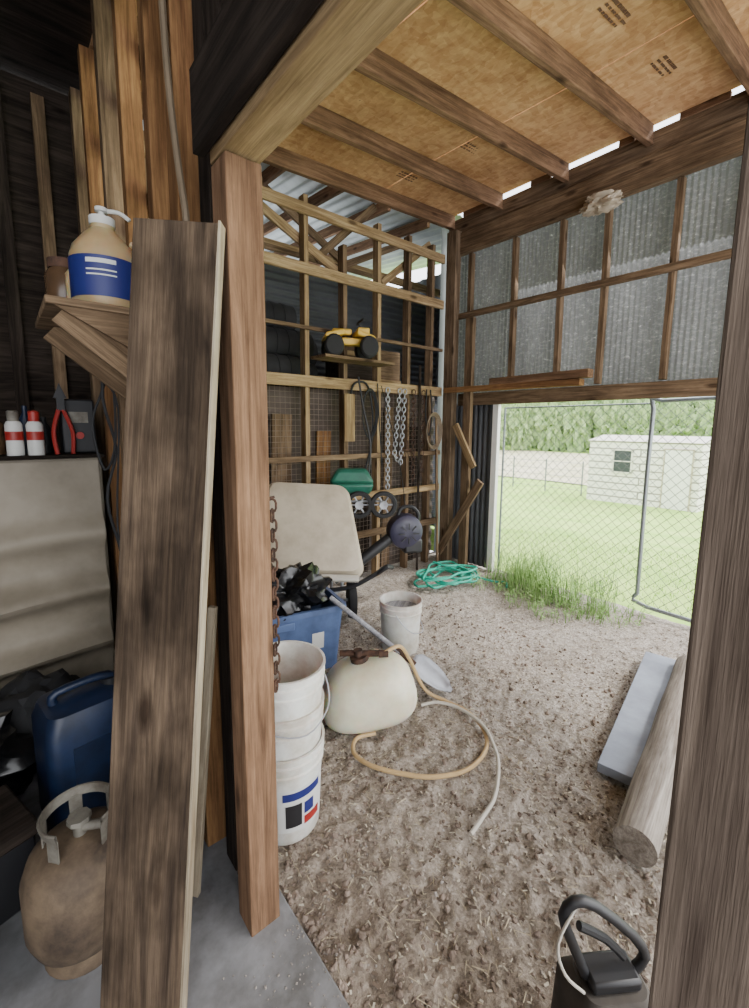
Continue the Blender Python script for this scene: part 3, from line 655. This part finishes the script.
MB().cyl(p1-d*.12,p1+d*.03,.02,.017).obj('socket','rust',parent=sh)
# ---------------------------------------------------------------- timbers
beam('weathered_board',(1.995,.66,.05),(3.30,.90,.05),0.18,0.045,'bluegrey',wv=(0,1,0),label='smooth blue grey weathered board lying on the gravel',cat='board')
b=MB(); n=20
A=Vector((1.65,.475,.085));B=Vector((3.25,.73,.085)); dd=(B-A); Rq=Vector((1,0,0)).rotation_difference(dd.normalized())
vs=[];fs=[];J=16
for j in range(J+1):
    x=dd.length*j/J-dd.length/2; rr=.074+.004*noise.noise(Vector((x*3,0,0)))
    for i in range(n):
        a=2*math.pi*i/n; vs.append((x,rr*math.cos(a),rr*math.sin(a)))
for j in range(J):
    for i in range(n): k=(i+1)%n; fs.append((j*n+i,j*n+k,(j+1)*n+k,(j+1)*n+i))
fs+= [tuple(range(n))[::-1],tuple(J*n+i for i in range(n))]
b.add(vs,fs).obj('round_timber','logwood',loc=(A+B)/2,rot=Rq.to_matrix(),label='weathered brownish round fence post lying on the ground',cat='log')
# ---------------------------------------------------------------- bottom right can with handle
fc=thing('utility_can',(1.0,.315,0.0),'low dusty utility can with black angular plastic handle','can',rot=(0,0,math.radians(-35)))
loft(MB(),[RR(.20,.15,.02,0),RR(.21,.16,.02,.02),RR(.20,.15,.03,.27),RR(.15,.10,.03,.31)]).obj('body','dusty',parent=fc)
MB().box((-.0,0,.325),(.12,.07,.03)).obj('top_plate','black',parent=fc,bevel=.008)
b=MB().tube([(-.06,0,.325),(-.10,0,.42),(-.125,0,.49),(-.10,0,.525),(-.05,0,.51),(.05,0,.42),(.085,0,.36),(.06,0,.325)],.012,n=10,sm=2)
b.tube([(-.085,0,.46),(-.02,0,.42),(.03,0,.365)],.010,n=8,sm=2)
b.obj('handle','black',parent=fc)
MB().tube([(-.08,-.03,.32),(-.135,-.04,.39),(-.15,-.03,.46),(-.09,0,.52)],.0035).obj('hose','greyhose',parent=fc)
# ---------------------------------------------------------------- gate
def diamonds(y0,y1,z0,z1,s,x=0):
    fam=[]; W=y1-y0;Hh=z1-z0; c=-Hh
    while c<W:
        a0=max(0,c);a1=min(W,c+Hh); fam.append(((x,y0+a0,z0+a0-c),(x,y0+a1,z0+a1-c))); fam.append(((x+.003,y1-a0,z0+a0-c),(x+.003,y1-a1,z0+a1-c))); c+=s
    return fam
gt=thing('chain_link_fence',(4.16,2.08,0.0),'chain link fence panel with thin top wire beside the weeds','fence')
MB().cyl((0,.70,1.80),(0,-.70,1.80),.008,n=8).cyl((0,.70,0),(0,.70,1.8),.012,n=8).obj('tension_bar','galv',parent=gt)
wires(diamonds(-.70,.70,.04,1.8,.085),.0022).obj('chain_link_mesh','wire',parent=gt,smooth=False)
g2=thing('chain_link_gate',(4.16,0.68,0.0),'galvanised chain link gate leaf with tubular frame and rounded corner','gate')
MB().tube([(0,.68,.16),(0,.68,1.75),(0,.62,1.82),(0,-.60,1.82),(0,-.67,1.75),(0,-.67,.12),(0,-.6,.06),(0,.60,.06),(0,.68,.16)],.018,n=10,sm=3).obj('frame','galv',parent=g2)
wires(diamonds(-.66,.66,.06,1.8,.085),.0022).obj('chain_link_mesh','wire',parent=g2,smooth=False)
# ---------------------------------------------------------------- weeds
def blades(n,rx,ry,h0,h1,cx=0,cy=0,zf=None):
    b=MB()
    for i in range(n):
        a=random.random()*6.28; r=math.sqrt(random.random()); x=cx+rx*r*math.cos(a); y=cy+ry*r*math.sin(a); h=random.uniform(h0,h1)*random.uniform(.5,1); t=random.random()*6.28; le=random.uniform(.2,.9)*h; w=random.uniform(.0025,.005)
        z=zf(x,y) if zf else 0; dx,dy=math.cos(t),math.sin(t)
        P=[(x,y,z),(x+dx*le*.25,y+dy*le*.25,z+h*.5),(x+dx*le*.6,y+dy*le*.6,z+h*.85),(x+dx*le,y+dy*le,z+h*.95)]
        vs=[]
        for k,p in enumerate(P):
            ww=w*(1-k/3.3); vs+=[(p[0]-dy*ww,p[1]+dx*ww,p[2]),(p[0]+dy*ww,p[1]-dx*ww,p[2])]
        b.add(vs,[(0,1,3,2),(2,3,5,4),(4,5,7,6)])
        if zf is None and random.random()<.4:
            for q in range(4):
                pp=Vector(P[1])+(Vector(P[3])-Vector(P[1]))*(q/4); g=random.random()*6.28; l=random.uniform(.02,.04)
                ex=Vector((math.cos(g)*l,math.sin(g)*l,.3*l)); sd=Vector((-math.sin(g),math.cos(g),0))*l*.22
                b.add([pp,pp+ex*.5+sd,pp+ex,pp+ex*.5-sd],[(0,1,2,3)])
    return b
for (x,y,s,n) in ((4.0,2.55,.42,150),(3.9,2.25,.66,210),(3.85,1.95,.56,190),(3.8,1.65,.36,150),(3.85,1.42,.22,90),(4.3,2.35,.5,110),(4.35,1.8,.4,100),(3.7,2.55,.2,80),(3.6,2.1,.2,100),(3.55,1.78,.13,80)):
    blades(n,.24,.2,.06,s).obj('weed_clump','weed',loc=(x,y,-.01),smooth=False,label='wispy clump of pale green weeds growing by the gate',cat='weeds',group='weeds at the gate')
blades(5000,1.6,2.4,.02,.06,5.9,1.8,lz).obj('grass_blades','lawn',smooth=False,kind='stuff',label='short lawn grass blades beyond the gate',cat='grass')
# ---------------------------------------------------------------- outside
sd=thing('garden_shed',(16.35,5.6,-1.05),'small white shed with horizontal lap siding, shallow roof and window','shed')
MB().box((1.25,0,1.1),(2.5,3.4,2.2)).obj('walls','shed',parent=sd,smooth=False)
MB().add([(-.08,-1.75,2.19),(-.08,1.75,2.19),(1.2,1.75,2.38),(1.2,-1.75,2.38),(2.6,-1.75,2.19),(2.6,1.75,2.19)],[(0,1,2,3),(3,2,5,4),(0,3,4),(1,5,2)]).obj('roof','shedroof',parent=sd,smooth=False)
wn=thing('window',(0,0,0),None,None); wn.parent=sd; wn.location=(-.03,.55,1.5)
MB().box((0,.30,0),(.06,.05,.80)).box((0,-.30,0),(.06,.05,.80)).box((0,0,.39),(.06,.65,.05)).box((0,0,-.39),(.06,.65,.05)).box((0,0,0),(.05,.6,.03)).obj('frame','shedroof',parent=wn,smooth=False)
MB().box((.01,0,0),(.02,.58,.76)).obj('pane','glass',parent=wn,smooth=False)
dr=thing('door',(0,0,0),None,None); dr.parent=sd; dr.location=(-.03,-1.1,1.0)
MB().box((0,0,0),(.04,.75,1.9)).obj('leaf','whitepaint',parent=dr,smooth=False,bevel=.01)
MB().box((0,.39,0),(.07,.03,1.95)).box((0,-.39,0),(.07,.03,1.95)).box((0,0,.975),(.07,.81,.03)).obj('frame','beige',parent=dr,smooth=False)
for i in range(9):
    y=7.8+i*1.5; z=lz(17,y)
    MB().cyl((0,0,0),(0,0,1.3),.03,n=8).lathe([(.034,1.3),(.02,1.34),(0,1.35)],8,caps=False).obj('fence_post','galv',loc=(17,y,z),label='thin galvanised post of the distant wire fence',cat='fence post',group='distant fence posts')
wires([((17,7.8,lz(17,9)+h),(17,19.8,lz(17,18)+h)) for h in (.2,.45,.7,.95,1.25)],.008).obj('fence_wire','galv',smooth=False,label='thin fence wires strung between distant posts',cat='fence wire')
for row,(D,n0) in enumerate(((52,13),(58,13),(66,12))):
    for i in range(n0):
        a=math.radians(48+i*3.3+row*1.1+random.uniform(-.3,.3)); x=D*math.sin(a); y=D*math.cos(a); z=lz(x,y); h=random.uniform(4.5,8)+row*1.2
        t=thing('tree',(x,y,z),'leafy green tree in the line beyond the field','tree',group='tree line')
        MB().cyl((0,0,0),(0,0,h*.5),.2,.12,n=8).obj('trunk','trunk',parent=t)
        o=blob('canopy',(0,0,h*.50),(random.uniform(1.3,1.6),random.uniform(1.3,1.6),h*.5),'leaf',.55,3.4+random.random(),parent=t,sub=5)
# ---------------------------------------------------------------- left storeroom items
cb=thing('metal_cabinet',(-.17,3.16,0.0),'dirty beige metal cabinet with soft horizontal folds in front','cabinet')
MB().box((0,0,.76),(1.18,.5,1.34)).obj('body','cab',parent=cb,bevel=.02)
fr=MB(); vs=[];fs=[]; nz=70
for j in range(nz+1):
    z=.1+1.3*j/nz
    dv=-.09*math.exp(-((z-.34)/.055)**2)-.11*math.exp(-((z-.66)/.07)**2)-.10*math.exp(-((z-.98)/.075)**2)
    for i in range(15):
        x=-.57+1.14*i/14; vs.append((x,-.262+dv*(1+.25*math.sin(x*5+z*3)),z+.02*math.sin(x*3)*(.1<z-.1<1.1)))
for j in range(nz):
    for i in range(14): a=j*15+i; fs.append((a,a+1,a+16,a+15))
fr.add(vs,fs).obj('front_panel','cab',parent=cb)
MB().box((0,-.02,1.425),(1.2,.54,.02)).obj('top','dark',parent=cb,bevel=.004)
MB().box((0,0,.04),(1.1,.44,.08)).obj('base','dark',parent=cb)
pt=thing('propane_tank',(.085,1.47,0.02),'dirty dull tan propane cylinder with worn collar and valve','propane tank')
MB().lathe([(0,.03),(.09,.035),(.135,.07),(.152,.12),(.152,.27),(.135,.32),(.09,.355),(0,.36)],32,caps=False).obj('body','tank',parent=pt)
MB().lathe([(.11,0),(.115,.0),(.115,.06),(.105,.08),(.1,.08),(.1,0)],28,caps=False).obj('foot_ring','tank',parent=pt)
vs=[];fs=[];n=30
for i in range(n+1):
    a=math.radians(-60+290*i/n)
    for r,z in ((.094,.415),(.100,.440),(.097,.444),(.092,.442),(.088,.415)): vs.append((r*math.cos(a),r*math.sin(a),z))
for i in range(n):
    for k in range(5): fs.append((i*5+k,i*5+5+k,i*5+5+(k+1)%5,i*5+(k+1)%5))
cl=MB().add(vs,fs)
for a in (-50,20,90,160,220):
    q=math.radians(a); cl.box((.09*math.cos(q),.09*math.sin(q),.385),(.004,.035,.075),Matrix.Rotation(q,3,'Z'))
cl.obj('collar','collar',parent=pt)
MB().cyl((0,0,.35),(0,0,.40),.018).cyl((0,0,.40),(0,0,.415),.032,n=8).cyl((0,0,.38),(.055,-.03,.38),.014).obj('valve','collar',parent=pt)
bc=thing('water_container',(.17,2.05,0.02),'dark blue plastic container with moulded handle','container',rot=(0,0,.15),sc=(1,1,.93))
loft(MB(),[RR(.3,.26,.04,0),RR(.32,.28,.05,.02),RR(.32,.28,.05,.45),RR(.28,.24,.05,.52),RR(.1,.1,.03,.54)]).obj('body','dkblue',parent=bc)
MB().tube([(-.1,0,.51),(-.09,0,.57),(.09,0,.57),(.1,0,.51)],.018,n=10).obj('handle','dkblue',parent=bc)
MB().cyl((.1,.0,.5),(.1,0,.56),.035,n=16).obj('cap','black',parent=bc)
MB().tube([(.12,-.15,.5),(.15,-.16,.4),(.15,-.155,.25),(.14,-.15,.1)],.008).obj('drain_tube','greyhose',parent=bc)
MB().box((0,-.142,.28),(.16,.004,.2)).obj('panel','dkblue',parent=bc)
blob('dark_tarp',(-.28,2.35,.19),(.28,.3,.2),'bag',.4,2.4,'crumpled black tarp heaped on the storeroom floor','tarp')
blob('dark_sack',(.02,2.52,.20),(.22,.2,.2),M['rubber'],.3,2.0,'dark sack slumped against the cabinet','sack')
tbx=thing('tool_box',(-.22,1.78,.02),'dark metal tool box with lid on the storeroom floor','tool box',rot=(0,0,.3))
MB().box((0,0,.12),(.34,.26,.24)).obj('body','black',parent=tbx,bevel=.01)
MB().box((0,0,.26),(.36,.28,.05)).obj('lid','dark',parent=tbx,bevel=.01)
MB().tube([(-.08,0,.28),(-.07,0,.33),(.07,0,.33),(.08,0,.28)],.01).obj('handle','metal',parent=tbx)
blob('dark_rag',(.32,2.35,.14),(.13,.2,.14),'bag',.45,2.2,'dark plastic bundle behind the leaning plank','plastic bag')
bk2=thing('rubber_pail',(-.32,1.35,.02),'old black rubber pail on the storeroom floor','pail')
MB().lathe([(0,0),(.11,0),(.14,.22),(.15,.23),(.14,.24),(.13,.22),(.10,.02),(0,.02)],24,caps=False).obj('body','black',parent=bk2)
bc2=thing('plastic_crate',(.38,1.58,0.02),'bright blue plastic crate tucked behind the plank','crate')
loft(MB(),[RR(.1,.2,.02,0),RR(.12,.24,.02,.40),RR(.14,.26,.02,.42),RR(.1,.2,.02,.42),RR(.08,.18,.02,.05)]).obj('body',plain('bright_blue',C(50,104,160),.5),parent=bc2)
beam('stick',(.38,1.38,.02),(.45,1.30,1.05),.025,.02,'plankedge',label='pale stick leaning behind the plank',cat='stick')
ws=thing('wall_shelf',(.31,1.82,1.95),'rough wooden wedge shaped wall shelf with diagonal boards','shelf')
MB().box((-.03,0,.0),(.32,.46,.022)).obj('board','oldwood',parent=ws,bevel=.003)
for y in (-.19,.16):
    beam('bracket',(.13,y,-.25),(-.15,y,-.02),.08,.02,'oldwood',wv=(0,0,1),parent=ws)
MB().add([(.13,-.205,-.01),(-.17,-.205,-.01),(.13,-.205,-.17),(.13,-.22,-.01),(-.17,-.22,-.01),(.13,-.22,-.17)],[(0,1,2),(5,4,3),(0,3,4,1),(1,4,5,2),(2,5,3,0)]).obj('gusset','oldwood',parent=ws,smooth=False)
jp=thing('pump_jug',(.30,1.74,1.963),'large amber tan jug with dispensing pump and dark blue label','pump bottle',sc=(1.17,1.17,1.1))
MB().lathe([(0,0),(.078,0),(.084,.01),(.084,.15),(.075,.18),(.045,.22),(.03,.235),(.03,.25),(0,.25)],32,caps=False).obj('body','jug',parent=jp)
MB().lathe([(.0845,.03),(.086,.03),(.086,.14),(.0845,.14)],32,caps=False).obj('label_band','label_blue',parent=jp)
for z in (.118,.098,.085):
    vs=[];fs=[]
    for i in range(9):
        a=math.radians(-130+i*6)
        for q in (z,z+(.012 if z>.11 else .004)): vs.append((.0868*math.cos(a),.0868*math.sin(a),q))
    MB().add(vs,[(2*i,2*i+2,2*i+3,2*i+1) for i in range(8)]).obj('label_line','label_white',parent=jp)
MB().lathe([(.032,.245),(.032,.268),(.008,.272),(.008,.285),(.016,.287),(.016,.297),(0,.298)],20,caps=False).tube([(0,0,.29),(.04,-.01,.293),(.065,-.02,.275)],.006).obj('pump','label_white',parent=jp)
MB().tube([(.06,-.04,.2),(.10,-.06,.17),(.09,-.05,.1)],.009).obj('handle','jug',parent=jp)
jr=thing('glass_jar',(.20,1.88,1.963),'old amber glass jar with lid beside the jug','jar')
MB().lathe([(0,0),(.05,0),(.055,.01),(.055,.13),(.04,.15),(.04,.16),(0,.16)],24,caps=False).obj('body','amber',parent=jr)
MB().lathe([(.044,.15),(.044,.18),(0,.182)],24,caps=False).obj('lid','rust',parent=jr)
MB().lathe([(0,0),(.025,0),(.025,.12),(.012,.14),(.012,.16),(0,.16)],20,caps=False).obj('bottle','jug',loc=(.22,1.80,1.963),label='small cream plastic bottle on the wall shelf',cat='bottle')
for i,(x,y,c,l) in enumerate(((.045,2.93,'collar','small red and white aerosol can on the cabinet'),(.13,2.92,'red','small white aerosol can with red stripe on the cabinet'))):
    t=thing('spray_can',(x,y,1.436),l,'spray can',group='spray cans',sc=1.12)
    MB().lathe([(0,0),(.032,0),(.033,.005),(.033,.14),(.026,.155),(.012,.16),(0,.16)],20,caps=False).obj('body','label_white',parent=t)
    MB().lathe([(.0335,.07),(.034,.07),(.034,.11),(.0335,.11)],20,caps=False).obj('label_band','red',parent=t)
    MB().lathe([(.022,.15),(.022,.2),(.016,.205),(0,.205)],18,caps=False).obj('cap',c,parent=t)
ct=thing('bolt_cutters',(.25,2.93,1.436),'red handled bolt cutters standing on the cabinet','tool')
MB().tube([(-.03,0,.0),(-.04,0,.12),(-.01,0,.24)],.011).obj('handle','red',parent=ct)
MB().tube([(.04,0,0),(.045,0,.12),(.01,0,.24)],.011).obj('handle','red',parent=ct)
MB().box((0,0,.27),(.035,.02,.07)).add([(-.03,0,.3),(.03,0,.3),(0,0,.38),(-.03,.012,.3),(.03,.012,.3),(0,.012,.38)],[(0,1,2),(5,4,3),(0,3,4,1),(1,4,5,2),(2,5,3,0)]).obj('jaws','black',parent=ct)
bx=thing('battery_charger',(.33,3.05,1.436),'small black battery charger with cables','charger')
MB().box((0,0,.15),(.16,.16,.30)).obj('case','black',parent=bx,bevel=.01)
MB().box((0,-.083,.2),(.09,.006,.06)).obj('face_plate','collar',parent=bx)
MB().cyl((0,-.085,.1),(0,-.1,.1),.02,n=12).obj('dial','red',parent=bx)
for i,(x,y,h,r,m,l) in enumerate(((.18,3.1,.2,.035,'black','dark plastic bottle standing behind the cans'),(.10,3.1,.26,.03,'dkblue','tall dark blue bottle behind the cans'),(-.03,3.08,.22,.04,'amber','brown bottle at the back of the cabinet'))):
    MB().lathe([(0,0),(r,0),(r,h*.7),(r*.4,h*.85),(r*.4,h),(0,h)],18,caps=False).obj('bottle',m,loc=(x,y,1.436),label=l,cat='bottle')
for pts,r in (([(.33,2.0,1.94),(.31,2.02,1.7),(.345,2.03,1.5),(.30,2.02,1.3),(.34,2.03,1.05),(.33,2.02,.8)],.006),([(.36,2.02,1.94),(.32,2.04,1.75),(.27,2.03,1.6),(.30,2.02,1.42),(.345,2.02,1.55),(.35,2.03,1.94)],.005),([(.29,1.98,1.94),(.31,2.0,1.78),(.36,2.02,1.66),(.33,2.02,1.2),(.35,2.02,.95)],.004)):
    MB().tube(pts,r).obj('hanging_cable','rubber',label='tangled black cord hanging below the wall shelf',cat='cable',group='cords below the shelf')

# ---------------------------------------------------------------- light
w=bpy.data.worlds.new('world'); S.world=w; w.use_nodes=True
bg=w.node_tree.nodes['Background']; bg.inputs['Color'].default_value=(0.95,0.97,1.0,1); bg.inputs['Strength'].default_value=4.8
def light(name,t,loc,tgt,en,size=None,sy=None,col=(1,1,1)):
    l=bpy.data.lights.new(name,t); l.energy=en; l.color=col
    if t=='AREA':
        l.shape='RECTANGLE'; l.size=size; l.size_y=sy or size
    if t=='SUN': l.angle=math.radians(8)
    o=bpy.data.objects.new(name,l); COL.objects.link(o); o.location=loc
    o.rotation_euler=(Vector(tgt)-Vector(loc)).to_track_quat('-Z','Y').to_euler(); return o
light('sun','SUN',(20,-10,20),(0,3,0),4.4,col=(1,.97,.92))
light('open_side_fill','AREA',(2.4,-1.65,1.9),(2.2,3,1.2),66,3.2,3.0,col=(.98,.985,1))  # added fill lamp out of view, topping up the skylight from the open side
light('gate_fill','AREA',(4.4,1.6,2.6),(1.5,1.6,0.3),36,2.2,1.2,col=(.98,.985,1))  # added area lamp boosting the daylight from the gate side
light('bay_fill','AREA',(2.8,7.5,2.5),(2.5,4,3.7),60,3,2,col=(.97,.98,1))  # lamp added inside the bay to lift its dark interior
light('storeroom_fill','AREA',(-2.4,-0.8,2.2),(0.4,1.8,1.4),5.5,1.6,1.8,col=(1,.96,.92))  # weak fill added behind the camera, standing in for an assumed open door
